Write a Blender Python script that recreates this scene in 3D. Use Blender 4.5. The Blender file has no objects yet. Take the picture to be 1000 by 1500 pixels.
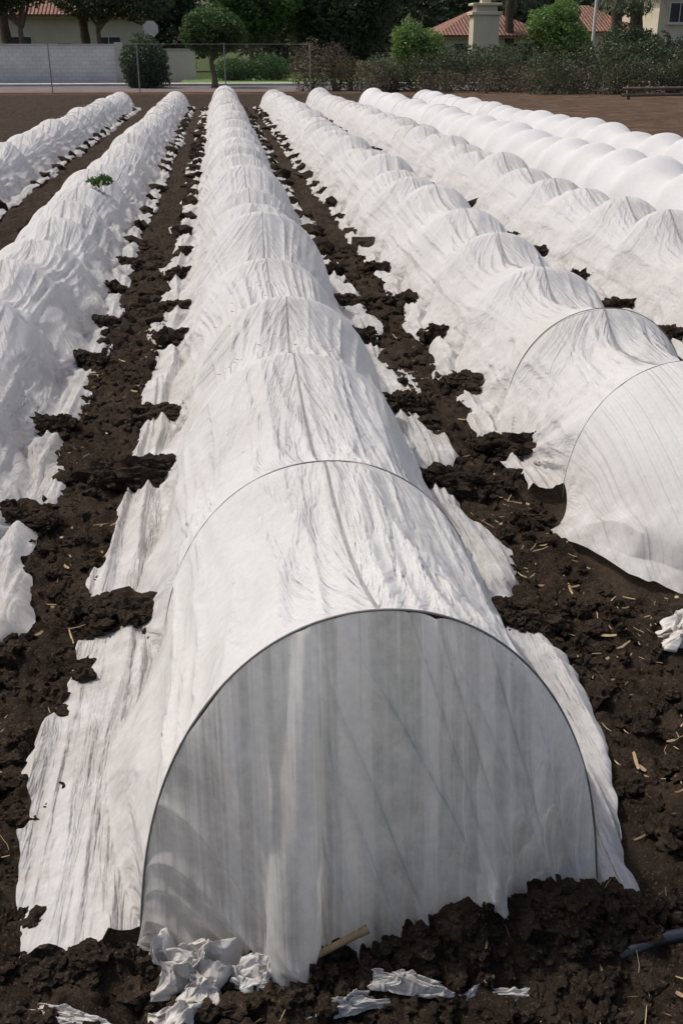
import bpy, bmesh, math, random
import numpy as np
from mathutils import Vector
rng=np.random.RandomState(11); random.seed(5)
S=bpy.context.scene
# ---------------------------------------------------------------- noise
TT=rng.rand(8,256,256)
def vn(x,y,s=0):
    x=np.asarray(x,float);y=np.asarray(y,float)
    xi=np.floor(x).astype(int);yi=np.floor(y).astype(int)
    fx=x-xi;fy=y-yi;fx=fx*fx*(3-2*fx);fy=fy*fy*(3-2*fy)
    T=TT[s%8];a=xi&255;b=yi&255;a1=(xi+1)&255;b1=(yi+1)&255
    return (T[a,b]*(1-fx)+T[a1,b]*fx)*(1-fy)+(T[a,b1]*(1-fx)+T[a1,b1]*fx)*fy
def fbm(x,y,o=4,s=0):
    r=0;a=.5;t=0
    for i in range(o):
        r=r+a*vn(x*2**i+17.3*i,y*2**i+9.1*i,s+i);t+=a;a*=.5
    return r/t
def rid(x,y,s=0): return 1-np.abs(2*vn(x,y,s)-1)
def ss(a,b,x):
    t=np.clip((x-a)/(b-a),0,1);return t*t*(3-2*t)
# ---------------------------------------------------------------- mesh helpers
def mk(name,V,F,mat,smooth=True,uv=None,parent=None,loc=None):
    V=np.ascontiguousarray(V,dtype=np.float32).reshape(-1,3);F=np.ascontiguousarray(F,dtype=np.int32)
    M,k=F.shape
    me=bpy.data.meshes.new(name)
    me.vertices.add(len(V));me.vertices.foreach_set("co",V.ravel())
    me.loops.add(M*k);me.loops.foreach_set("vertex_index",F.ravel())
    me.polygons.add(M);me.polygons.foreach_set("loop_start",np.arange(0,M*k,k,dtype=np.int32))
    me.update(calc_edges=True)
    me.polygons.foreach_set("use_smooth",np.full(M,smooth))
    if uv is not None:
        u=me.uv_layers.new(name="UVMap")
        u.data.foreach_set("uv",np.ascontiguousarray(uv.reshape(-1,2)[F.ravel()],dtype=np.float32).ravel())
    me.validate();me.update()
    ob=bpy.data.objects.new(name,me);S.collection.objects.link(ob)
    if mat: me.materials.append(mat)
    if parent: ob.parent=parent
    if loc: ob.location=loc
    return ob
def gridF(n,m):
    i=np.arange(n*m).reshape(n,m)
    return np.stack([i[:-1,:-1],i[:-1,1:],i[1:,1:],i[1:,:-1]],-1).reshape(-1,4)
def empty(name,loc=(0,0,0)):
    e=bpy.data.objects.new(name,None);e.location=loc;S.collection.objects.link(e);return e
class Acc:
    def __init__(s): s.V=[];s.F=[];s.n=0
    def add(s,V,F): s.V.append(V);s.F.append(F+s.n);s.n+=len(V)
    def make(s,name,mat,**k): return mk(name,np.concatenate(s.V),np.concatenate(s.F),mat,**k)
def boxVF(x0,x1,y0,y1,z0,z1):
    V=np.array([[x,y,z] for z in(z0,z1) for y in(y0,y1) for x in(x0,x1)],float)
    F=np.array([[0,2,3,1],[4,5,7,6],[0,1,5,4],[2,6,7,3],[0,4,6,2],[1,3,7,5]]);return V,F
def tubeVF(P,R,k=8):
    P=np.array(P,float);n=len(P);R=np.broadcast_to(R,(n,)) if np.ndim(R)==0 else np.array(R)
    T=np.gradient(P,axis=0);T/=np.linalg.norm(T,axis=1)[:,None]+1e-9
    ref=np.array([0,0,1.]) if abs(T[:,2]).mean()<.8 else np.array([1.,0,0])
    if abs(T[:,1]).max()<.2: ref=np.array([0,1.,0])
    A=np.cross(T,ref);A/=np.linalg.norm(A,axis=1)[:,None]+1e-9;B=np.cross(T,A)
    a=np.arange(k)*2*np.pi/k
    V=P[:,None]+R[:,None,None]*(A[:,None]*np.cos(a)[None,:,None]+B[:,None]*np.sin(a)[None,:,None])
    i=np.arange(n*k).reshape(n,k);j=np.roll(i,-1,1)
    F=np.stack([i[:-1],j[:-1],j[1:],i[1:]],-1).reshape(-1,4)
    return V.reshape(-1,3),F
# ---------------------------------------------------------------- materials
def nt(name):
    m=bpy.data.materials.new(name);m.use_nodes=True;t=m.node_tree;t.nodes.clear()
    o=t.nodes.new('ShaderNodeOutputMaterial');return m,t,o
def noise(t,vec,sc,det=4,rough=.6):
    n=t.nodes.new('ShaderNodeTexNoise');n.inputs['Scale'].default_value=sc;n.inputs['Detail'].default_value=det;n.inputs['Roughness'].default_value=rough
    if vec is not None:t.links.new(vec,n.inputs['Vector'])
    return n.outputs['Fac']
def ramp(t,fac,stops):
    r=t.nodes.new('ShaderNodeValToRGB');e=r.color_ramp.elements
    e[0].position=stops[0][0];e[0].color=(*stops[0][1],1);e[1].position=stops[-1][0];e[1].color=(*stops[-1][1],1)
    for p,c in stops[1:-1]:
        q=e.new(p);q.color=(*c,1)
    t.links.new(fac,r.inputs[0]);return r.outputs[0]
def mixc(t,f,a,b,mode='MIX'):
    m=t.nodes.new('ShaderNodeMix');m.data_type='RGBA';m.blend_type=mode
    for v,i in((f,0),(a,6),(b,7)):
        if isinstance(v,(int,float)): m.inputs[i].default_value=v
        elif isinstance(v,tuple): m.inputs[i].default_value=(*v,1)
        else: t.links.new(v,m.inputs[i])
    return m.outputs[2]
def math_(t,op,a,b=0.,c=None,clamp=False):
    m=t.nodes.new('ShaderNodeMath');m.operation=op;m.use_clamp=clamp
    for i,v in enumerate([a,b]+([c] if c is not None else [])):
        if isinstance(v,(int,float)): m.inputs[i].default_value=v
        else: t.links.new(v,m.inputs[i])
    return m.outputs[0]
def bump(t,h,st,dist,prev=None):
    b=t.nodes.new('ShaderNodeBump');b.inputs['Strength'].default_value=st;b.inputs['Distance'].default_value=dist
    t.links.new(h,b.inputs['Height'])
    if prev is not None:t.links.new(prev,b.inputs['Normal'])
    return b.outputs[0]
def pos(t): return t.nodes.new('ShaderNodeNewGeometry').outputs['Position']
def sep(t,v):
    s=t.nodes.new('ShaderNodeSeparateXYZ');t.links.new(v,s.inputs[0]);return s.outputs
def princ(t,o,col,rough=.8,spec=.3,nrm=None,metal=0):
    p=t.nodes.new('ShaderNodeBsdfPrincipled')
    if isinstance(col,tuple):p.inputs['Base Color'].default_value=(*col,1)
    else:t.links.new(col,p.inputs['Base Color'])
    p.inputs['Roughness'].default_value=rough;p.inputs['Specular IOR Level'].default_value=spec;p.inputs['Metallic'].default_value=metal
    if nrm is not None:t.links.new(nrm,p.inputs['Normal'])
    if o:t.links.new(p.outputs[0],o.inputs[0])
    return p.outputs[0]
def simple(name,c1,c2,sc=3,rough=.8,bs=.3,bsc=20,bd=.01,spec=.3,metal=0):
    m,t,o=nt(name);P=pos(t)
    col=ramp(t,noise(t,P,sc,4),[(.3,c1),(.7,c2)])
    nr=bump(t,noise(t,P,bsc,3),bs,bd)
    princ(t,o,col,rough,spec,nr,metal);return m
def cloth_mat(name,base,trans=.3,transp=.0,wr=.5,dirt=1.,mott=.06,streak=0):
    m,t,o=nt(name);P=pos(t)
    uv=t.nodes.new('ShaderNodeUVMap').outputs[0]
    def mp(sc,rot=0):
        n=t.nodes.new('ShaderNodeMapping');n.inputs['Scale'].default_value=sc;n.inputs['Rotation'].default_value=(0,0,rot)
        t.links.new(uv,n.inputs[0]);return n.outputs[0]
    z=sep(t,P)[2]
    low=math_(t,'SUBTRACT',1.05,math_(t,'MULTIPLY',z,3.2),clamp=True)
    dn=ramp(t,noise(t,P,9,5,.7),[(.36,(0,0,0)),(.70,(1,1,1))])
    df=math_(t,'MULTIPLY',math_(t,'MULTIPLY',low,dn),.55*dirt)
    mo=ramp(t,noise(t,P,50,4,.75),[(.25,tuple(b*(1-mott*2) for b in base)),(.7,base)])
    big=ramp(t,noise(t,P,1.7,3,.6),[(.3,(.91,.90,.88)),(.6,(1,1,1))])
    col=mixc(t,1.,mo,big,'MULTIPLY')
    spots=ramp(t,noise(t,P,38,3,.5),[(.69,(0,0,0)),(.76,(1,1,1))])
    col=mixc(t,math_(t,'MULTIPLY',spots,.22*dirt),col,(.25,.2,.15))
    col=mixc(t,df,col,(.32,.27,.22))
    n1=noise(t,mp((24,2.2,1)),1.,3,.55);n3=noise(t,mp((13,8,1),-.7),1.,3,.6)
    r1=math_(t,'ABSOLUTE',math_(t,'SUBTRACT',n1,.5));r2=math_(t,'ABSOLUTE',math_(t,'SUBTRACT',n3,.5))
    nr=bump(t,r1,wr,.04);nr=bump(t,r2,wr*.8,.03,nr)
    d=princ(t,None,col,.95,.02,nr)
    tr=t.nodes.new('ShaderNodeBsdfTranslucent');t.links.new(col,tr.inputs[0]);t.links.new(nr,tr.inputs[1])
    mx=t.nodes.new('ShaderNodeMixShader');mx.inputs[0].default_value=trans
    t.links.new(d,mx.inputs[1]);t.links.new(tr.outputs[0],mx.inputs[2]);out=mx.outputs[0]
    if transp>0:
        tp=t.nodes.new('ShaderNodeBsdfTransparent');m2=t.nodes.new('ShaderNodeMixShader')
        f=ramp(t,noise(t,P,11,5,.75),[(.35,(transp*.5,)*3),(.68,(transp*1.7,)*3)])
        if streak:
            sn=ramp(t,noise(t,mp((17,.6,1),.04),1.,4,.7),[(.42,(1,1,1)),(.50,(.6,)*3),(.54,(.10,)*3)])
            f=mixc(t,1.,f,sn,'MULTIPLY')
        t.links.new(f,m2.inputs[0]);t.links.new(out,m2.inputs[1]);t.links.new(tp.outputs[0],m2.inputs[2]);out=m2.outputs[0]
    t.links.new(out,o.inputs[0]);return m
M_cloth=cloth_mat('row_cover_fabric',(.88,.877,.875),.46,wr=.85)
M_smooth=cloth_mat('row_cover_fabric_taut',(.90,.905,.92),.42,wr=.15,dirt=.3)
M_end=cloth_mat('row_cover_end_fabric',(.965,.96,.945),.58,.24,wr=.45,mott=.08,streak=1)
M_rag=cloth_mat('torn_fabric',(.76,.75,.73),.25,wr=.5,dirt=.9)
def leafmat(name,cs,tr=.35,rough=.5):
    m,t,o=nt(name);P=pos(t)
    g=t.nodes.new('ShaderNodeNewGeometry').outputs['Random Per Island']
    f=math_(t,'ADD',math_(t,'MULTIPLY',g,.5),math_(t,'MULTIPLY',noise(t,P,1.2,2),.5))
    k=[(.2+.6*i/(len(cs)-1),c) for i,c in enumerate(cs)]
    col=ramp(t,f,k)
    d=princ(t,None,col,rough,.25)
    tl=t.nodes.new('ShaderNodeBsdfTranslucent');t.links.new(col,tl.inputs[0])
    mx=t.nodes.new('ShaderNodeMixShader');mx.inputs[0].default_value=tr
    t.links.new(d,mx.inputs[1]);t.links.new(tl.outputs[0],mx.inputs[2]);t.links.new(mx.outputs[0],o.inputs[0]);return m
def soil_common(name,ground=False):
    m,t,o=nt(name);P=pos(t)
    c=ramp(t,noise(t,P,9,6,.75),[(.3,(.019,.014,.0105)),(.5,(.042,.031,.023)),(.72,(.090,.067,.049))])
    dry=ramp(t,noise(t,P,2.6,4,.6),[(.48,(0,0,0)),(.68,(1,1,1))])
    c=mixc(t,math_(t,'MULTIPLY',dry,.45),c,(.085,.064,.048))
    c=mixc(t,ramp(t,noise(t,P,120,2,.7),[(.57,(0,0,0)),(.72,(1,1,1))]),c,(.135,.103,.075))
    if ground:
        x,y,_=sep(t,P)
        brown=ramp(t,noise(t,P,1.3,7,.7),[(.3,(.05,.032,.022)),(.5,(.10,.066,.046)),(.7,(.17,.12,.085))])
        wob=math_(t,'MULTIPLY',noise(t,P,.8,3),1.6)
        fx=math_(t,'SUBTRACT',math_(t,'ADD',x,wob),8.0,clamp=True)
        fy=math_(t,'MULTIPLY',math_(t,'SUBTRACT',math_(t,'ADD',y,wob),47.5),.5,clamp=True)
        f=math_(t,'MAXIMUM',fx,fy)
        c=mixc(t,f,c,brown)
        far=math_(t,'MULTIPLY',math_(t,'SUBTRACT',y,66.),.2,clamp=True)
        c=mixc(t,far,c,(.06,.075,.03))
    nr=bump(t,noise(t,P,55,5,.8),1.,.03)
    princ(t,o,c,.95,.05,nr);return m
M_ground=soil_common('soil_ground',True);M_soil=soil_common('dark_soil')
M_wire=simple('hoop_wire',(.15,.145,.14),(.24,.23,.22),5,.5)
M_straw=simple('straw',(.22,.155,.085),(.42,.32,.19),40,.8)
M_stick=simple('dry_stick',(.18,.12,.065),(.32,.225,.13),30,.8,.6,80,.004)
# ---------------------------------------------------------------- rows
rows=[
 dict(cx=.245,y0=1.58,y1=35,W=.445,h=.62,sl=.22,sr=.20,k=0,fw=.09,seed=1),
 dict(cx=1.80,y0=3.75,y1=35,W=.43,h=.54,sl=.17,sr=.16,k=0,fw=1.12,seed=2),
 dict(cx=-1.33,y0=2.3,y1=35.5,W=.38,h=.46,sl=.15,sr=.17,k=0,fw=.25,seed=3),
 dict(cx=-2.98,y0=4.2,y1=35,W=.39,h=.48,sl=.15,sr=.17,k=0,fw=.25,seed=4),
 dict(cx=3.25,y0=4.6,y1=35,W=.43,h=.53,sl=.18,sr=.16,k=0,fw=.25,seed=5),
 dict(cx=4.80,y0=6.2,y1=34,W=.48,h=.55,sl=.10,sr=.10,k=1,fw=.25,seed=6),
 dict(cx=6.35,y0=7.2,y1=33.5,W=.48,h=.55,sl=.10,sr=.10,k=1,fw=.25,seed=7)]
def band(x,y):
    m=np.zeros(np.broadcast(x,y).shape)
    for r in rows:
        wl=r['W']+r['sl']*.95;wr_=r['W']+r['sr']*.95
        d=x-r['cx']
        a=ss(-wl-.04,-wl+.04,d)*(1-ss(wr_-.04,wr_+.04,d))*ss(r['y0']-r['fw']*.8-.03,r['y0']-r['fw']*.8+.05,y)*(1-ss(r['y1'],r['y1']+.5,y))
        m=np.maximum(m,a)
    return m
def Hg(x,y):
    b=band(x,y)
    wx=x+.05*(vn(x*11,y*11,3)-.5);wy=y+.05*(vn(x*11+40,y*11,4)-.5)
    n=.036*(np.abs(2*fbm(wx*6,wy*6,2,1)-1)*-1+.5)+.032*(rid(wx*17,wy*17,2)**.7-.5)+.024*(rid(wx*41,wy*41,4)**.8-.5)+.018*(vn(wx*85,wy*85,5)-.5)
    n=n+.05*(fbm(x*1.6,y*1.6,2,6)-.5)
    fade=1-.3*ss(12,30,y);fade=fade*(1-ss(44,49,y));fade=fade*(1-ss(20,40,np.abs(x)))
    z=n*fade*(1-.85*b)-.03*b
    def g(cx,cy,sx,sy,h): return h*np.exp(-((x-cx)/sx)**2-((y-cy)/sy)**2)
    z=z+g(.37,1.455,.12,.06,.09)+g(.66,1.49,.16,.085,.095)+g(-.30,1.50,.10,.045,.04)+g(.10,1.42,.12,.05,.03)+g(.95,1.5,.15,.2,.03)+g(.52,1.47,.12,.06,.04)
    z=z+g(1.2,1.9,.2,.3,.03)
    return z
def axis(pts):
    out=[]
    for a,b,d in pts: out+=list(np.arange(a,b,d))
    return np.array(out)
xs=np.concatenate([-np.geomspace(1500,12,22),axis([(-12,-4,.10),(-4,-1.4,.035),(-1.4,2.3,.0098),(2.3,4,.03),(4,12,.1)]),np.geomspace(12,1500,22)])
ysl=[-200,-60,-20,-6,-2,-.5,.4];y=.8
while y<55: ysl.append(y);y+=max(.0075,.0048*y) if y<14 else .006*y
ysl+=list(np.geomspace(56,2500,20));ys=np.array(ysl)
X,Y=np.meshgrid(xs,ys);Z=Hg(X,Y)
Z=np.where((Y<.5)|(np.abs(X)>11.9),0,Z)
mk('ground_soil',np.stack([X,Y,Z],-1),gridF(*X.shape),M_ground)
# ---------------------------------------------------------------- soil clod templates
def ico(sub,seed,amp=.35,f=1.5):
    bm=bmesh.new();bmesh.ops.create_icosphere(bm,subdivisions=sub,radius=1)
    V=np.array([v.co[:] for v in bm.verts]);F=np.array([[v.index for v in f_.verts] for f_ in bm.faces]);bm.free()
    r=np.random.RandomState(seed);o=r.rand(3)*50
    n=(fbm(V[:,0]*f+o[0]+V[:,2]*.9,V[:,1]*f+o[1]-V[:,2]*1.1,3,seed)-.5)*2
    n2=(vn(V[:,0]*5+o[2]+V[:,2]*3.7,V[:,1]*5+V[:,2]*2.9,seed+1)-.5)+.6*(vn(V[:,0]*9+o[2]+V[:,2]*6,V[:,1]*9-V[:,2]*5,seed+1)-.5)
    return V*(1+amp*n+amp*.9*n2)[:,None],F
T1=[ico(1,i,.8) for i in range(6)];T2=[ico(2,i+9,.85) for i in range(8)];T4=[ico(4,i+20,.35) for i in range(6)];T3=[ico(3,i+40,.62) for i in range(8)]
def rotm(r):
    a,b,c=r.rand(3)*6.28
    ca,sa,cb,sb,cc,sc=math.cos(a),math.sin(a),math.cos(b),math.sin(b),math.cos(c),math.sin(c)
    return np.array([[ca,-sa,0],[sa,ca,0],[0,0,1]])@np.array([[cb,0,sb],[0,1,0],[-sb,0,cb]])@np.array([[1,0,0],[0,cc,-sc],[0,sc,cc]])
def put(acc,tpl,p,s,r):
    V,F=tpl[r.randint(len(tpl))]
    sc=np.array([1,1,.8])*s*(.6+.8*r.rand(3))
    acc.add((V@rotm(r).T)*sc+p,F)
clods=Acc()
N_=20000;u=rng.rand(N_);yy=1.15+8.5*u**1.8;xx_=-1.2+rng.rand(N_)*3.0
ok=(band(xx_,yy)<.35)&((yy>2.2)|((xx_>-.75)&(xx_<1.35)))
yy=yy[ok];xx_=xx_[ok];zz=Hg(xx_,yy)
for x,y,z in zip(xx_,yy,zz):
    s=.0022+.024*rng.rand()**5
    s*=1+.07*y
    put(clods,(T3 if s>.016 else T2 if s>.008 else T1) if y<4 else T1,np.array([x,y,z+s*.2]),s,rng)
for (cx,cy,sx,sy,n) in [(.37,1.44,.10,.05,320),(.66,1.47,.15,.07,520),(-.30,1.50,.09,.03,140),(.10,1.42,.1,.04,120)]:
    for i in range(n):
        x=cx+rng.randn()*sx*.7;y=cy+rng.randn()*sy*.7;s=.0025+.020*rng.rand()**3
        put(clods,T3 if s>.013 else T2 if s>.006 else T1,np.array([x,y,float(Hg(np.array(x),np.array(y)))+s*.4]),s,rng)
clods.make('soil_clods',M_soil,smooth=False)
lumps=Acc()
def lump(x0,x1,y,r,near):
    big=1.15 if near else 1.3
    if y>4.5: x1=x0+(x1-x0)*(.70+.28*r.rand())
    cx=(x0+x1)/2;L=abs(x1-x0)/2*(.80+.35*r.rand());hy=(.040+.04*r.rand())*big;hz=(.040+.03*r.rand())*1.1
    if r.rand()<.08 and near==0: return
    V,F=(T4 if near else T2)[r.randint(5)]
    a=(r.rand()-.5)*.8
    P=V*np.array([L,hy,hz]);
    wob=(fbm(P[:,0]*30+y*7,P[:,1]*30+P[:,2]*22,4,3)-.5)
    P=P*(1+1.2*wob)[:,None]
    R=np.array([[math.cos(a),-math.sin(a),0],[math.sin(a),math.cos(a),0],[0,0,1]])
    lumps.add(P@R.T+np.array([cx,y,.042]),F)
    if near:
        for i in range(240 if y<6 else 80):
            t=r.rand()*2-1;px=cx+t*L*1.15;py=y+t*L*math.sin(a)+r.randn()*hy*.75
            s=(.0030+.018*r.rand()**3)*(1+.06*y)
            pz=.036+hz*math.sqrt(max(0,1-t*t*.8))*max(.05,1-abs((py-y)/hy)**2*.6)
            put(lumps,T3 if (s>.015 and y<4.2) else T2 if s>.008 else T1,np.array([px,py,pz]),s,r)
# ---------------------------------------------------------------- tunnels
def arch(c,W,h,n=2.08):
    th=c*np.pi/2;s=np.sin(th);co=np.clip(np.cos(th),0,1)
    return W*np.sign(s)*np.abs(s)**(2/n),h*co**(2/n)
def tunnel(r):
    seed=r['seed'];q=np.random.RandomState(seed*13);k=r['k']
    root=empty('row_cover_tunnel',(r['cx'],r['y0'],0))
    hy=[r['y0']]
    while hy[-1]<r['y1']-.6: hy.append(hy[-1]+1.0+(q.rand()-.5)*.22)
    hy[-1]=r['y1'];hy=np.array(hy);n=len(hy)
    hW=r['W']*(1+(q.rand(n)-.5)*.10);hh=r['h']*(1+(q.rand(n)-.5)*.20);hc=(q.rand(n)-.5)*.06
    sag=(.22+.20*q.rand(n)) if k==0 else (.20+.10*q.rand(n))
    if seed==1:
        hy[1:4]=[2.58,3.55,4.55]
        hW[:4]=[.458,.462,.455,.445];hh[:4]=[.70,.598,.635,.62];hc[0]=0;hc[1]=0;sag[:4]=[.08,.17,.23,.28]
    if seed==2: hh[:4]=[.50,.49,.50,.53];sag[:4]=[.28,.27,.28,.30];hc[:4]=0
    yl=hy+.32+(q.rand(n)-.5)*.14
    if seed==1: yl[0]=-6;yl[1]=2.86;yl[2]=3.98
    near=(seed<=3)
    Y1=[];y=r['y0']
    f=.0040 if seed==1 else (.0055 if near else .007)
    while y<r['y1']: Y1.append(y);y+=f*max(y,1.9)
    Y1+= [r['y1']];Y1=np.array(Y1)
    na=220 if seed==1 else (150 if near else 100);ns=44 if seed==1 else (26 if near else 12)
    c=np.concatenate([-1-np.linspace(1,0,ns,endpoint=False),np.linspace(-1,1,na),1+np.linspace(0,1,ns+1)[1:]])
    C,Yg=np.meshgrid(c,Y1)
    idx=np.clip(np.searchsorted(hy,Yg,side='right')-1,0,n-2);u=(Yg-hy[idx])/(hy[idx+1]-hy[idx])
    L=lambda a:a[idx]*(1-u)+a[idx+1]*u
    sk_=(.34+.28*q.rand(n))
    if seed==2: sk_[:3]=[.70,.66,.6]
    sk_=sk_[idx];u2=np.where(u<sk_,.5*u/sk_,.5+.5*(u-sk_)/(1-sk_));kk=np.sin(np.pi*u2)**.9
    if k==1: kk=np.abs(np.sin(np.pi*u))**1.1
    Cc=np.clip(C,-1,1);sd=np.sign(C)
    ax,az=arch(Cc,1,1)
    Wm=L(hW);hm=L(hh)
    sg=sag[idx]*kk
    side=np.clip(1-np.abs(Cc),0,1)
    z=hm*az*(1-sg*(.45+.55*az))
    x=Wm*ax*(1-.80*sg*np.sin(np.pi*side))
    fl=(.015+.10*kk*(1 if k==0 else .3))*np.exp(-z/.13)
    x=x+sd*fl
    nx=ax;nz=az
    cm=Cc*.95
    A=.0 if k==1 else 1.
    D=np.zeros_like(z)
    for off in (0,-1):
        yy=yl[np.clip(idx+off,0,n-1)]
        dy=Yg-yy;dc=(1-np.abs(Cc))*.95+.04
        ph=np.arctan2(dy,dc);rr=np.hypot(dy,dc)
        fold=rid(ph*4.6+sd*7+yy*3,rr*.8,seed)**1.8-.4
        D+=A*.036*fold*np.exp(-rr/.40)*(1-np.exp(-rr/.10))
    hoopf=np.clip(np.minimum(u,1-u)*(1.0)/.10,0,1)
    kf=.08+.92*ss(0,1,hoopf)
    wv_=1.3*vn(cm*3,Yg*1.5,2)
    D=D*kf
    D+=(A*.020+.001)*(rid(cm*7.5+wv_+Yg*.25,Yg*.55,seed+1)**2.2-.35)*kf
    D+=(A*.012+.001)*(rid(cm*19+2*wv_,Yg*1.1,seed+2)**2-.4)*kf
    D+=(A*.015)*(rid(cm*4.5+Yg*1.8,cm*3-Yg*1.0,seed+3)**2.5-.3)*kk
    D+=(A*.015)*(rid(cm*4.5-Yg*1.8,cm*3+Yg*1.0,seed+4)**3-.2)*kk
    D+=(A*.034+.006)*(fbm(cm*2,Yg*1.8,2,seed)-.5)*kf
    x=x+D*nx;z=z+D*nz
    z=np.maximum(z,.0)+.04
    # skirts
    p=np.clip(np.abs(C)-1,0,1)
    swb=np.where(sd<0,r['sl'],r['sr'])
    if seed==1: swb=swb*np.where(sd>0,.45+.55*ss(1.6,2.5,Yg),1)
    dmin=np.abs(Yg-yl[idx]);dmin=np.minimum(dmin,np.abs(Yg-yl[np.clip(idx-1,0,n-1)]))
    sw=swb*(.84+.32*(vn(Yg*1.7,sd*5+seed,3))+.14*(vn(Yg*7,sd*3,4)-.5)+.07*(vn(Yg*34,sd*3,5)-.5))-.45*fl*(kk>0)
    sw=sw*(1-.38*np.exp(-(dmin/.12)**2))
    x=x+sd*p*sw
    wz=.040*(rid(x*13+.5*vn(Yg*1.2,x*3,3),Yg*.5,seed)**1.8-.32)+.020*(rid(x*31+.4*vn(Yg*2,x,1),Yg*1.0,seed+2)**1.4-.35)+.012*(fbm(x*7,Yg*5,3,2)-.5)
    if k==1: wz*=.4
    if seed==2: wz=wz+.016*(rid(x*6+Yg*7,Yg*6-x*7,4)-.4)
    wz=wz+.016*np.sin(np.pi*np.minimum(p,1))
    ed=.02*p+.015*p**6*(vn(Yg*22,sd,3))
    z=z+np.minimum(p*4,1)*wz-ed
    z=np.where(p>0,np.maximum(z,.006),z)
    z=np.where(p>0,z-.035*np.exp(-(dmin/.06)**2)*np.minimum(p*4,1),z)
    fade=np.exp(-(Yg-r['y0'])/.10)*np.minimum(p*3,1)
    Yo=Yg-fade*(.03*vn(x*26,x*0+seed,2)+.015*(vn(x*90,x*0,3)-.5)+.03)
    xx=x+L(hc)
    Vv=np.stack([xx,Yo-r['y0'],z],-1)
    uv=np.stack([x+z*.8*np.sign(C),Yg],-1)
    mk('cover_sheet',Vv,gridF(*C.shape),M_smooth if k else M_cloth,uv=uv,parent=root)
    for wh in (0,1):
        i=0 if wh==0 else n-1;sgn=-1 if wh==0 else 1;fw=r['fw'] if wh==0 else .2
        if wh==1 or seed>3: nu,nv=50,24
        else: nu,nv=(420,150) if seed==1 else (200,140)
        a=np.linspace(-1,1,nu);b=np.linspace(0,1,nv);Aa,B=np.meshgrid(a,b)
        px,pz=arch(np.sin(Aa*np.pi/2)*.4+Aa*.6,hW[i],hh[i])
        px=px+np.sign(Aa)*(.015)*np.exp(-pz/.13)
        spread=1.06 if seed==1 else 1.46
        bx=Aa*(hW[i]*spread)
        e=B**1.15
        X_=px*(1-e)+bx*e
        Z_=(pz+.04)*(1-B**(1 if seed==1 else 1.25))+.012*B
        bulge=np.sin(np.pi*B*.5)**(1.0 if seed==1 else .9)
        edge=1-np.abs(Aa)**6
        hr=np.clip(pz/hh[i],0,1)
        Yd=fw*bulge*(.35+.65*hr)
        ps=np.minimum(1,pz/(.42 if seed==1 else .2))
        if wh==0 and seed==1:
            fan=(Aa*.46*(.60+.40*B)-.04)
            pl=.050*(rid(fan*10+.25*B+3,B*.3,2)**3-.2)+.036*(rid(fan*23+1.5,B*.5,4)**2.6-.3)+.016*(rid(fan*52,B*.9,1)**1.5-.3)
            pl=pl+.055*(rid((X_-.42*B)*6.5,B*.4+4,5)**6)*ss(-.2,.0,X_)
            pl=pl+.038*(rid((X_-.25*B)*13,B*.4+9,3)**5)*ss(-.25,.0,X_)
            Yd=Yd+pl*(.20+.80*B**.6)*ps
            cxp=-.135-.045*B
            w_=.010+.030*B
            Yd=Yd+.065*B**.6*np.exp(-((X_-cxp)/w_)**2)
            X_=X_+.03*np.sin((X_-cxp)*55)*np.exp(-((X_-cxp)/.06)**2)*B**.7
        else:
            pl=.07*(rid(X_*5+.8*B+seed,B*1.2,3)**1.6-.3)+.035*(rid(X_*13,B*1.5,4)-.3)
            Yd=Yd+pl*(.1+.9*B)*ps
            Z_=Z_+.06*(rid(X_*7+B*2,B*2.5,4)**1.5-.3)*np.sin(np.pi*B)*ps
        Z_=Z_+.01*(fbm(X_*12,B*6,3,3)-.5)*B
        rag=.06*(vn(X_*9,X_*0+seed,5)-.3)+.02*(vn(X_*40,X_*0,6)-.5)
        if seed!=1: rag=rag*2.4
        Yd=Yd+np.where(B>.9,(B-.9)*10*rag,0)*edge
        uv2=np.stack([X_,Z_*.7+B*.3],-1)
        mk('end_sheet',np.stack([X_+hc[i],sgn*Yd+(hy[i]-r['y0']),np.maximum(Z_,.008)],-1),gridF(nv,nu),M_end if (wh==0 and seed==1) else M_cloth,uv=uv2,parent=root)
    H=Acc()
    for i in range(n):
        vis=(seed==1 and i<2) or (seed==2 and i<2)
        off=(-.0008 if i>=1 else .0015) if vis else -.022
        if seed==2 and vis: off=-.0008
        cc=np.linspace(-1,1,72);hx,hz=arch(cc,hW[i]+off,hh[i]+off)
        hx=hx+np.sign(cc)*.015*np.exp(-hz/.13)
        P=np.stack([hx+hc[i],np.full(72,hy[i]-r['y0']- (.002 if (i==0 and seed==1) else 0)),hz+.04],-1)
        P=np.concatenate([P[:1]-[0,0,.12],P,P[-1:]-[0,0,.12]])
        H.add(*tubeVF(P,.0024,8))
    H.make('wire_hoops',M_wire,parent=root)
    for i in range(n-1):
        y=yl[i]
        if y<0: continue
        nr=(y<9 and seed<=3) or (y<11 and seed==5)
        if k==0:
            w=r['W'];
            lump(r['cx']-w+.0,r['cx']-w-r['sl']-.12,y+(q.rand()-.5)*.06,q,nr)
            lump(r['cx']+w-.0,r['cx']+w+r['sr']+.09,y+(q.rand()-.5)*.06-(.2 if seed==1 and i<3 else 0),q,nr)
for r in rows: tunnel(r)
lumps.make('soil_heaps_on_fabric',M_soil,smooth=False)
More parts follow.
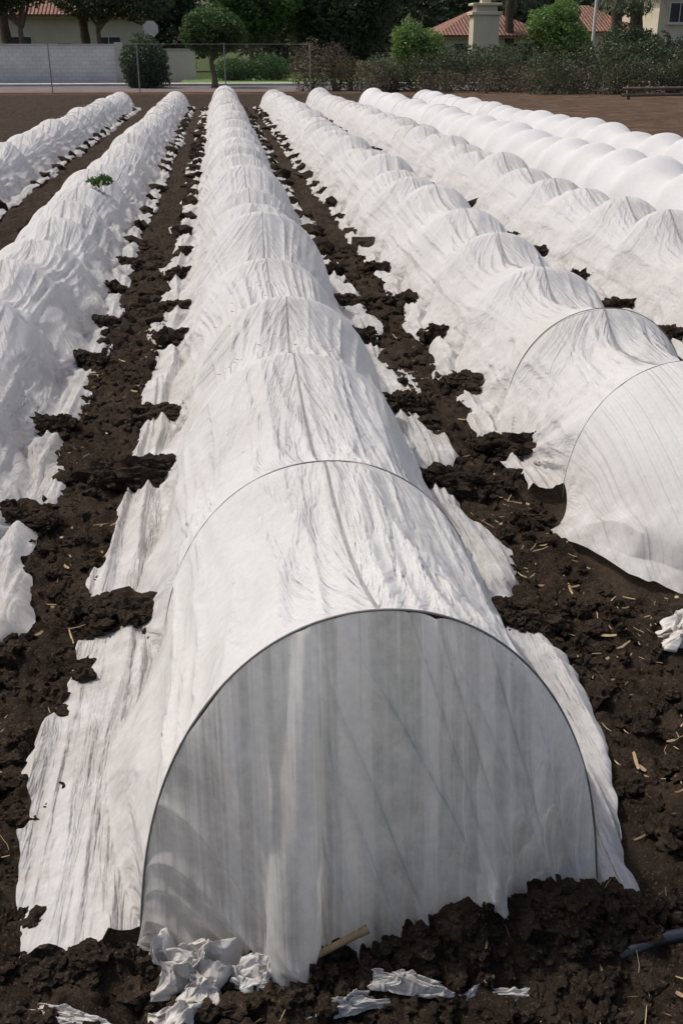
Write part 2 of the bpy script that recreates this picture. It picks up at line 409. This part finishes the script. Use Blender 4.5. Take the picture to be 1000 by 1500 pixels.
# ---------------------------------------------------------------- debris on ground
st=Acc()
for i in range(3000):
    y=1.15+6*rng.rand()**1.7;x=-1.2+3.0*rng.rand()
    if i>2600: y=1.5+2.2*rng.rand();x=1.15+.28*rng.randn()
    if band(np.array(x),np.array(y))>.4: continue
    if i<=2600 and vn(x*4,y*4,6)<.42: continue
    z=float(Hg(np.array(x),np.array(y)))+.010
    l=(.005+.032*rng.rand()**2.8)*(1+.07*y);w=(.0007+.0030*rng.rand()**3)*(1+.12*y);a=rng.rand()*6.28;t=(rng.rand()-.5)*.5
    d=np.array([math.cos(a),math.sin(a),t]);s=np.array([-math.sin(a),math.cos(a),.3])
    V=[];
    for j in range(4):
        f=j/3-.5;c=np.array([x,y,z])+d*l*2*f+s*l*.3*(f*f*4-.3)*(rng.rand()-.2)
        ww=w*(1-.6*abs(f)*1.5);V+=[c-s*ww,c+s*ww+np.array([0,0,w*.6])]
    st.add(np.array(V),np.array([[0,1,3,2],[2,3,5,4],[4,5,7,6]]))
st.make('straw_litter',M_straw)
db=Acc()
for i in range(50):
    y=3.7+rng.rand()*1.5;c=(rng.rand()-.6)*.8
    if i>40: y=1.9+rng.rand()
    ax,az=arch(np.array(c),.46,.60);l=.005+.010*rng.rand();a=rng.rand()*6.28
    d=np.array([math.cos(a),math.sin(a),0])*l;s=np.array([-math.sin(a),math.cos(a),0])*.002
    p=np.array([.245+ax,y,az*.97+.03])
    db.add(np.array([p-d-s,p+d-s,p+d+s,p-d+s+[0,0,.004]]),np.array([[0,1,2,3]]))
db.make('dry_leaf_bits',M_straw)
def rag(name,cx,cy,sx,sy,h,seed,ang=0,n=90):
    u,v=np.meshgrid(np.linspace(-1,1,n),np.linspace(-1,1,n))
    e=np.clip(1-np.maximum(np.abs(u),np.abs(v))**4,0,1)
    dx=.7*(fbm(u*2.2+seed,v*2.2,3,seed)-.5)*2;dy=.7*(fbm(u*2.2,v*2.2+seed,3,seed+1)-.5)*2
    X=(u*(1-.25*np.abs(v))+dx)*sx;Y=(v*(1-.3*u*u)+dy)*sy
    Z=h*(.15+.85*(rid(u*2.4+seed,v*2.4+dx,seed+2)**1.3*.7+rid(u*5+seed,v*4,seed+3)*.4))*(.2+.8*e)*(.5+.8*vn(u*1.5+seed,v*1.5,2))
    ca,sa=math.cos(ang),math.sin(ang);X,Y=X*ca-Y*sa,X*sa+Y*ca
    gz=float(Hg(np.array(cx),np.array(cy)))
    mk(name,np.stack([X,Y,Z+gz+.0],-1),gridF(n,n),M_rag,uv=np.stack([u*.2,v*.2],-1),loc=(cx,cy,0))
rag('crumpled_fabric',-.13,1.45,.085,.052,.12,3,.3,140)
rag('crumpled_fabric',.0,1.43,.05,.03,.06,5,-.2)
rag('crumpled_fabric',-.13,1.375,.07,.04,.06,15,.9)
rag('torn_fabric_strip',-.33,1.375,.11,.013,.03,7,-.35)
rag('torn_fabric_strip',.16,1.355,.06,.014,.04,9,.1)
rag('torn_fabric_strip',.28,1.375,.075,.016,.045,12,-.3)
rag('torn_fabric_strip',.48,1.345,.09,.012,.03,14,-.15)
rag('torn_fabric_strip',.38,1.35,.04,.010,.03,23,.3)
rag('torn_fabric_strip',1.38,2.57,.14,.07,.09,21,.5)
gz=float(Hg(np.array(.12),np.array(1.45)))
V,F=tubeVF([(.045,1.405,gz+.02),(.09,1.42,gz+.03),(.14,1.435,gz+.041),(.18,1.446,gz+.052),(.215,1.455,gz+.062)],[.005,.0075,.007,.0075,.009],10)
mk('broken_stick',V,F,M_stick)
M_pipe=simple('black_pipe',(.012,.014,.018),(.02,.022,.03),5,.35,spec=.6)
V,F=tubeVF([(.70,1.395,.045),(.78,1.405,.068),(.9,1.42,.065),(1.1,1.43,.04)],.013,12);mk('irrigation_pipe',V,F,M_pipe)
# ---------------------------------------------------------------- foliage
def leaves(acc,ell,size,r,clump=2.2,thr=.42):
    for (cx,cy,cz,rx,ry,rz,n) in ell:
        P=r.randn(n*2,3);P/=np.linalg.norm(P,axis=1)[:,None];P*=(r.rand(n*2)**.38)[:,None]
        sh=.80+.42*fbm(P[:,0]*clump+cx+P[:,2]*1.7,P[:,1]*clump+cy-P[:,2]*1.3,3,3)
        P*=sh[:,None]
        W=P*[rx,ry,rz]
        g=fbm(W[:,0]*1.6+W[:,2]*2.2+cx,W[:,1]*1.6+W[:,2]*1.1,3,5)
        W=W[g>thr][:n];m=len(W)
        if m==0: continue
        W=W+[cx,cy,cz]
        a=r.randn(m,3);a/=np.linalg.norm(a,axis=1)[:,None];b=np.cross(a,r.randn(m,3));b/=np.linalg.norm(b,axis=1)[:,None]
        s=size*(.6+.8*r.rand(m))[:,None]
        V=np.stack([W-a*s,W-b*s*.45,W+a*s,W+b*s*.45],1).reshape(-1,3)
        acc.add(V,np.arange(m*4).reshape(m,4))
def trunk(acc,base,top,r0,r1,bend=.2,r=rng):
    b=np.array(base);t=np.array(top);n=8;P=[b+(t-b)*i/(n-1)+np.array([math.sin(i*1.3+b[0])*bend*i/(n-1),0,0]) for i in range(n)]
    acc.add(*tubeVF(P,list(np.linspace(r0,r1,n)*(1+.4*np.exp(-np.arange(n)*1.5))),10))
M_bark=simple('bark',(.09,.07,.05),(.20,.15,.11),4,.9,.8,25,.03)
Ld=leafmat('dark_leaves',[(.028,.044,.022),(.062,.090,.046),(.10,.135,.072)])
Lm=leafmat('green_leaves',[(.03,.062,.020),(.065,.12,.038),(.105,.175,.06)])
Lb=leafmat('bright_leaves',[(.08,.15,.035),(.14,.23,.065),(.20,.31,.10)])
Ldry=leafmat('dry_leaves',[(.065,.052,.038),(.13,.105,.072),(.20,.165,.115)])
Lol=leafmat('olive_leaves',[(.038,.050,.026),(.080,.095,.052),(.14,.15,.09)])
def tree(name,x,y,ell,size,mat,th=.15,tt=None,limbs=4,seed=1):
    root=empty(name,(x,y,0));r=np.random.RandomState(seed)
    A=Acc();top=tt or (ell[0][2])
    trunk(A,(0,0,-.1),(0,0,top),th,th*.5)
    for i in range(limbs):
        a=6.28*i/limbs+r.rand();e=ell[i%len(ell)]
        trunk(A,(0,0,top*.6),(e[0]+math.cos(a)*e[3]*.6,e[1]+math.sin(a)*e[4]*.6,e[2]+.2*e[5]),th*.5,th*.12,.1)
    A.make('trunk_and_limbs',M_bark,parent=root)
    B=Acc();leaves(B,ell,size,r);B.make('crown',mat,smooth=False,parent=root)
def shrub(name,x,y,ell,size,mat,seed=1,stems=8,thr=.42):
    root=empty(name,(x,y,0));r=np.random.RandomState(seed);A=Acc()
    for i in range(stems):
        e=ell[i%len(ell)]
        trunk(A,(e[0]+r.randn()*.15,e[1]+r.randn()*.1,-.05),(e[0]+r.randn()*e[3]*.5,e[1]+r.randn()*.2,e[2]+e[5]*(.3+.9*r.rand())),.02,.006,.1)
    A.make('stems',M_bark,parent=root)
    B=Acc();leaves(B,ell,size,r,thr=thr);B.make('foliage',mat,smooth=False,parent=root)
tree('topiary_tree',-.1,56,[(0,0,2.6,1.5,1.4,1.15,9000),(-.6,0,2.4,1.0,1.1,.8,3000),(.75,0,2.5,.95,1.1,.85,3000)],.07,Lm,.16,2.2,5,2)
shrub('rounded_hedge',-3.5,56,[(0,0,1.1,1.15,1.1,1.3,9000),(.1,0,.6,1.2,1.1,.8,3000)],.07,Ld,3,thr=.2)
tree('large_dark_tree',8.2,76,[(0,0,4.3,3.6,3,2.9,12000),(-2.2,.5,5.5,2.5,2.5,2.2,5000),(2.3,0,5.6,2.4,2.5,2.4,5000),(0,0,2.3,3.2,2.5,1.6,6000)],.14,Ld,.35,4,6,5)
tree('leafy_tree',2.4,74,[(0,0,3.9,2.0,2,1.8,6000),(1.6,0,5,2,2,1.6,4000),(-1.2,0,5.2,1.8,2,1.6,3000)],.12,Lm,.2,4,5,6)
tree('street_tree',-7.2,73,[(0,0,5.0,3.0,2.5,1.5,8000),(2.6,0,4.8,2.2,2,1.4,4000)],.12,Ld,.2,5,5,7)
tree('street_tree',-11.5,70,[(0,0,5.6,3,2.5,1.6,6000),(-2,0,4.8,2.,2,1.5,4000)],.12,Ld,.2,5,5,8)
shrub('bright_green_shrub',11.0,60.5,[(-.5,0,1.9,1.0,1,1.3,5000),(.7,0,1.6,.9,1,1.2,4000)],.09,Lb,9)
tree('pepper_tree',19.6,63,[(0,0,2.5,1.6,1.5,1.2,5500),(-.9,0,3.1,1.1,1.2,.9,2500),(.9,0,2.1,1.1,1.2,.9,2500),(.2,0,3.7,.9,1,.7,1800)],.09,Lb,.12,2.4,5,10)
tree('garden_tree',25.4,68,[(0,0,2.2,1.5,1.5,1.1,3500),(1.6,0,2.0,1.6,1.4,1.0,3500),(.3,0,4.2,1.2,1.2,.6,1200)],.09,Ld,.12,2.4,5,32)
shrub('garden_hedge',2.2,66,[(-1.1,0,.6,1.3,.8,.75,3500),(1.0,0,.7,1.4,.8,.8,3500)],.07,Lm,11,thr=.25)
shrub('dry_shrub',4.9,51,[(-.6,0,.9,1.0,.7,1.3,2600),(.5,0,.8,.9,.7,1.2,2400),(1.4,.2,.6,.8,.6,.9,1500)],.05,Ldry,12,34,thr=.35)
e=[(i*1.05+rng.randn()*.2,rng.randn()*.4,.55+.1*rng.rand(),.95,.7,.75+.6*rng.rand(),2000) for i in range(9)]
shrub('wild_shrubs',7.3,50,e,.06,Lol,13,60,thr=.35)
e=[(i*1.2+rng.randn()*.2,rng.randn()*.6,.45+.15*rng.rand(),1.0,.8,.6+.95*rng.rand(),2000) for i in range(16)]
shrub('wild_shrubs',14.2,46,e,.06,Lol,14,90,thr=.35)
e=[(i*1.3+rng.randn()*.2,rng.randn()*.6,.3+.15*rng.rand(),.8,.6,.45+.3*rng.rand(),800) for i in range(14)]
shrub('dry_shrub',6.5,48,e,.05,Ldry,15,80,thr=.38)
e=[(i*2.2+rng.randn()*.4,rng.randn()*.8,.9+.3*rng.rand(),1.5,1.2,.9+.65*rng.rand(),2300) for i in range(9)]
shrub('dark_hedgerow',11.5,63,e,.09,Ld,16,30,thr=.3)
B=Acc();r=np.random.RandomState(77)
e=[(-70+i*4.2+r.randn(),104+r.randn()*4,3.5+2.5*(i%2)+r.rand()*1.5,4.2,3,4.2+r.rand()*1.5,1900) for i in range(46)]
leaves(B,e,.36,r,thr=.3);B.make('distant_trees',Ld,smooth=False)
# ---------------------------------------------------------------- setting
M_road=simple('asphalt',(.10,.09,.09),(.15,.14,.135),.8,.9)
M_conc=simple('concrete',(.36,.34,.31),(.48,.46,.42),1.2,.9)
M_red=simple('red_earth',(.12,.06,.045),(.20,.10,.07),1.5,.95)
M_lawn=simple('grass_lawn',(.07,.13,.03),(.14,.23,.06),1.5,.9,.8,30,.05)
M_stuc=simple('stucco',(.52,.46,.35),(.62,.55,.43),.7,.9,.3,30,.01)
M_stuc2=simple('pale_stucco',(.52,.46,.36),(.60,.54,.43),.7,.9,.3,30,.01)
M_trim=simple('white_trim',(.55,.52,.46),(.64,.60,.54),2,.7)
M_glass=simple('window_glass',(.02,.025,.03),(.04,.05,.06),1,.12,0,5,.01,.8)
M_metal=simple('galvanised_steel',(.22,.22,.22),(.32,.32,.32),6,.5,.1,spec=.5,metal=.4)
M_wood=simple('weathered_wood',(.10,.075,.055),(.20,.16,.12),3,.9,.6,20,.02)
def brickmat(name,c1,c2,mort,w=.4,h=.2):
    m,t,o=nt(name);P=pos(t);s=sep(t,P)
    cb=t.nodes.new('ShaderNodeCombineXYZ');t.links.new(s[0],cb.inputs[0]);t.links.new(s[2],cb.inputs[1])
    b=t.nodes.new('ShaderNodeTexBrick');t.links.new(cb.outputs[0],b.inputs['Vector']);b.inputs['Scale'].default_value=1
    b.inputs['Brick Width'].default_value=w;b.inputs['Row Height'].default_value=h;b.inputs['Mortar Size'].default_value=.012
    b.inputs['Color1'].default_value=(*c1,1);b.inputs['Color2'].default_value=(*c2,1);b.inputs['Mortar'].default_value=(*mort,1)
    st_=ramp(t,noise(t,P,.9,5),[(.3,(.8,.8,.78)),(.7,(1,1,1))])
    c=mixc(t,1.,b.outputs[0],st_,'MULTIPLY')
    princ(t,o,c,.9,.2);return m
M_block=brickmat('concrete_block',(.60,.61,.61),(.68,.69,.69),(.48,.48,.48))
m,t,o=nt('terracotta_tiles');P=pos(t);s=sep(t,P)
col=ramp(t,noise(t,P,5,5),[(.3,(.16,.085,.062)),(.5,(.25,.13,.095)),(.7,(.34,.20,.15))])
wv=math_(t,'SINE',math_(t,'MULTIPLY',s[0],24.));wz_=math_(t,'FRACT',math_(t,'MULTIPLY',s[2],5.))
hh_=math_(t,'ADD',wv,math_(t,'MULTIPLY',wz_,1.2))
princ(t,o,col,.85,.2,bump(t,hh_,1.,.06));M_tile=m
def box(name,x0,x1,y0,y1,z0,z1,mat,parent=None,bev=0):
    V,F=boxVF(x0,x1,y0,y1,z0,z1);ob=mk(name,V,F,mat,smooth=False,parent=parent)
    if bev:
        b=ob.modifiers.new('b','BEVEL');b.width=bev;b.segments=2
    return ob
box('street',-90,120,51,58.8,-.5,.012,M_road)
box('red_earth_path',-90,3.5,49.2,50.9,-.5,.022,M_red)
box('kerb',-90,120,58.8,59.05,-.5,.13,M_conc,bev=.02)
box('sidewalk',-90,120,59.05,60.8,-.5,.118,M_conc)
box('grass_lawn',-2,13,60.8,72,-.5,.10,M_lawn)
w=empty('block_wall',(-5.2,62,0))
box('wall_panels',-50,0,-.1,.1,0,1.95,M_block,w);box('coping',-50,.03,-.14,.14,1.953,2.03,M_conc,w)
box('pier',-.2,.25,-.22,-.103,0,2.12,M_conc,w)
w=empty('low_garden_wall',(-4.5,69,0))
box('wall_panels',0,3.3,-.1,.1,0,1.75,M_stuc2,w);box('coping',-.05,3.35,-.15,.15,1.753,1.83,M_conc,w)
def hip_roof(x0,x1,y0,y1,z,h,ov,parent):
    x0-=ov;x1+=ov;y0-=ov;y1+=ov;hp=min((x1-x0),(y1-y0))/2*.85
    ym=(y0+y1)/2
    V=np.array([[x0,y0,z],[x1,y0,z],[x1,y1,z],[x0,y1,z],[x0+hp,ym,z+h],[x1-hp,ym,z+h],[x0,y0,z-.15],[x1,y0,z-.15],[x1,y1,z-.15],[x0,y1,z-.15]])
    me=bpy.data.meshes.new('roof');me.from_pydata([tuple(v) for v in V],[],[(0,1,5,4),(1,2,5),(2,3,4,5),(3,0,4),(0,6,7,1),(1,7,8,2),(2,8,9,3),(3,9,6,0),(6,9,8,7)])
    ob=bpy.data.objects.new('roof',me);S.collection.objects.link(ob);me.materials.append(M_tile);ob.parent=parent
def house(name,x,y,w,d,h,rh,mat,wins,door=None):
    root=empty(name,(x,y,0))
    box('walls',0,w,0,d,0,h,mat,root)
    hip_roof(0,w,0,d,h+.153,rh,.6,root)
    box('fascia',-.5,w+.5,-.5,-.38,h-.05,h+.0,M_trim,root)
    for i,(a,b,c,e) in enumerate(wins):
        box(f'window_frame_{i+1}',a-.1,b+.1,-.06,-.002,c-.1,e+.1,M_trim,root)
        box(f'window_{i+1}',a,b,-.075,-.061,c,e,M_glass,root)
        box(f'window_bar_{i+1}',(a+b)/2-.03,(a+b)/2+.03,-.09,-.0755,c,e,M_trim,root)
        box(f'window_sill_{i+1}',a-.15,b+.15,-.16,-.0605,c-.18,c-.102,M_trim,root)
    if door:
        a,b,e=door;box('door_frame',a-.1,b+.1,-.06,-.002,0,e+.1,M_trim,root);box('door',a,b,-.08,-.061,.02,e,M_wood,root)
    return root
house('stucco_house',-15.5,82,10.5,9,3.9,2.2,M_stuc,[(1,2.6,1.1,2.6),(7.2,8.8,1.1,2.6)],(4.4,5.4,2.2))
house('stucco_house',-30,80,12,9,5.2,2.2,M_stuc2,[(1,2.6,1.1,2.6),(7.2,8.8,1.1,2.6),(7.2,8.8,3.4,4.6)])
h2=house('tile_roof_house',16.4,80,7.4,9,2.6,1.8,M_stuc,[(.8,2.2,1.0,2.2),(5.2,6.6,1.0,2.2)])
c=empty('stucco_chimney',(17.4,72,0))
box('stack',-.85,.85,-.6,.6,0,3.8,M_stuc,c);box('moulding',-1.0,1.0,-.75,.75,3.802,4.0,M_stuc2,c,.03);box('neck',-.7,.7,-.5,.5,4.002,4.35,M_stuc,c);box('cap',-.95,.95,-.7,.7,4.352,4.5,M_stuc2,c,.03);box('flue',-.3,.3,-.25,.25,4.502,5.0,M_stuc,c)
house('tile_roof_house',26.2,82,5.0,9,2.9,1.9,M_stuc,[(.8,2.0,1.0,2.2),(3,4.2,1.0,2.2)])
house('tile_roof_house',31.5,78,9.0,9,5.6,2.0,M_stuc,[(.8,2.2,1.0,2.4),(3.8,5.2,1.0,2.4),(.8,2.2,3.6,4.8),(3.8,5.2,3.6,4.8)])
M_palm=simple('palm_trunk_fibre',(.06,.042,.03),(.15,.11,.08),6,.95,1.,18,.06)
def palm(name,x,y,h,r0,seed):
    root=empty(name,(x,y,0));q=np.random.RandomState(seed);A=Acc()
    P=[(math.sin(i*.5)*.08,0,-.1+(h+.1)*i/14) for i in range(15)];A.add(*tubeVF(P,[r0*(1+.12*(i%2)) for i in range(15)],12));A.make('trunk',M_palm,parent=root)
    B=Acc()
    for i in range(46):
        a=q.rand()*6.28;up=q.rand()*1.6-.7;L=2.2+q.rand()*.6
        pts=[];
        for j in range(8):
            f=j/7;pts.append(np.array([math.cos(a)*L*f*math.cos(up*.6),math.sin(a)*L*f*math.cos(up*.6),h+L*f*math.sin(up)-1.1*f*f]))
        s=np.array([-math.sin(a),math.cos(a),0])
        for j in range(7):
            for sg in(-1,1):
                for k in range(2):
                    p=pts[j]*(1-k/2)+pts[j+1]*(k/2);tip=p+s*sg*.45*(1-.5*j/7)+(pts[j+1]-pts[j])*1.1+np.array([0,0,-.15]);w_=(pts[j+1]-pts[j])*.25
                    B.add(np.array([p,p+w_,tip,p+w_*.3]),np.array([[0,1,2,3]]))
    B.make('fronds',Lol,smooth=False,parent=root)
palm('palm_tree',26.3,72,6.2,.34,1);palm('palm_tree',28.0,73,6.6,.40,2);palm('palm_tree',-13.6,76,7.5,.3,3);palm('palm_tree',-8.4,75,7.,.28,4);palm('palm_tree',21.2,80,6.8,.3,5)
sg=empty('stop_sign',(-3.15,57.6,0));V,F=tubeVF([(0,0,-.1),(0,0,1.5),(0,0,3.05)],.035,10);mk('post',V,F,M_metal,parent=sg)
bm=bmesh.new();bmesh.ops.create_circle(bm,cap_ends=True,segments=8,radius=.40);
ex=bmesh.ops.extrude_face_region(bm,geom=bm.faces[:]);bmesh.ops.translate(bm,verts=[v for v in ex['geom'] if isinstance(v,bmesh.types.BMVert)],vec=(0,0,.01));bmesh.ops.recalc_face_normals(bm,faces=bm.faces[:])
me=bpy.data.meshes.new('plate');bm.to_mesh(me);bm.free();ob=bpy.data.objects.new('plate',me);S.collection.objects.link(ob);ob.parent=sg;ob.rotation_euler=(math.pi/2,math.radians(22.5),0);ob.location=(0,-.045,2.7);me.materials.append(M_trim)
V,F=tubeVF([(0,0,-.1),(0,0,4),(0,0,9)],[.12,.10,.08],12);pl=empty('lamp_pole',(22.7,66,0));mk('shaft',V,F,M_trim,parent=pl)
V,F=tubeVF([(0,0,8.9),(-.6,0,9.2),(-1.5,0,9.3)],.04,8);mk('arm',V,F,M_trim,parent=pl);box('lamp_head',-2.0,-1.45,-.12,.12,9.2,9.34,M_metal,pl,.03)
cf=empty('chain_link_fence',(0,48.6,0));A=Acc()
for i in range(6):
    x=-14.4+3.7*i;A.add(*tubeVF([(x,0,-.1),(x,0,1),(x,0,2.0)],.028,8))
A.add(*tubeVF([(-14.4,0,1.95),(0,0,1.95),(4.1,0,1.95)],.006,6));A.make('posts_and_rail',M_metal,parent=cf)
A=Acc();hh=1.85
for i in range(200):
    x=-14.4+i*.13
    for sx in(-1,1):
        p0=np.array([x,0,.05]);p1=np.array([x+sx*hh,0,.05+hh])
        if p1[0]<-14.4 or p1[0]>4.1 or x>4.1: continue
        d=np.array([0,0,.0014]);A.add(np.array([p0-d,p1-d,p1+d,p0+d]),np.array([[0,1,2,3]]))
A.make('mesh_wire',M_metal,smooth=False,parent=cf)
f=empty('timber_rail_fence',(15.5,40.5,0));A=Acc()
for i in range(8): 
    A.add(*boxVF(i*2.4-.06,i*2.4+.06,-.06,.06,-.1,.5))
for z in(.15,.38): A.add(*tubeVF([(-.3,-.1,z),(5,-.1,z+.03),(9,-.1,z-.02),(17.2,-.1,z)],.055,8))
A.make('rails_and_posts',M_wood,smooth=False,parent=f)
e=[(.10+.10*(i%4),1.84+.22*(i//4),.15,.10,.10,.16,110) for i in range(16)]
B=Acc();leaves(B,e,.028,np.random.RandomState(4),thr=.2);B.make('vegetable_seedlings',Lb,smooth=False)
B=Acc();leaves(B,[(-1.20,10.9,.475,.13,.12,.04,60)],.05,np.random.RandomState(4),thr=.1);B.make('weed_leaves',Lm,smooth=False)
# ---------------------------------------------------------------- light
el=math.radians(58);az=math.radians(-62)
W=bpy.data.worlds.new("World");S.world=W;W.use_nodes=True;t=W.node_tree
sk=t.nodes.new('ShaderNodeTexSky');sk.sky_type='NISHITA';sk.sun_disc=False;sk.sun_elevation=el;sk.sun_rotation=az
sk.dust_density=6
bg=t.nodes['Background'];bg.inputs[1].default_value=.14;t.links.new(sk.outputs[0],bg.inputs[0])
sd=bpy.data.lights.new('sun','SUN');sd.energy=2.4;sd.angle=math.radians(2.0);sd.color=(1,.95,.88)
so=bpy.data.objects.new('sun',sd);S.collection.objects.link(so)
sv=Vector((math.sin(az)*math.cos(el),math.cos(az)*math.cos(el),math.sin(el)))
so.rotation_euler=sv.to_track_quat('Z','Y').to_euler();so.location=sv*50
cam=bpy.data.cameras.new('camera');co=bpy.data.objects.new('camera',cam);S.collection.objects.link(co)
co.location=(0,0,1.65);co.rotation_euler=(math.radians(90-24.2),0,math.radians(-6.42))
cam.sensor_fit='VERTICAL';cam.sensor_height=36;cam.sensor_width=24;cam.lens=36;cam.clip_end=4000;cam.clip_start=.05
S.camera=co
S.view_settings.view_transform='Standard';S.view_settings.look='None';S.view_settings.exposure=0
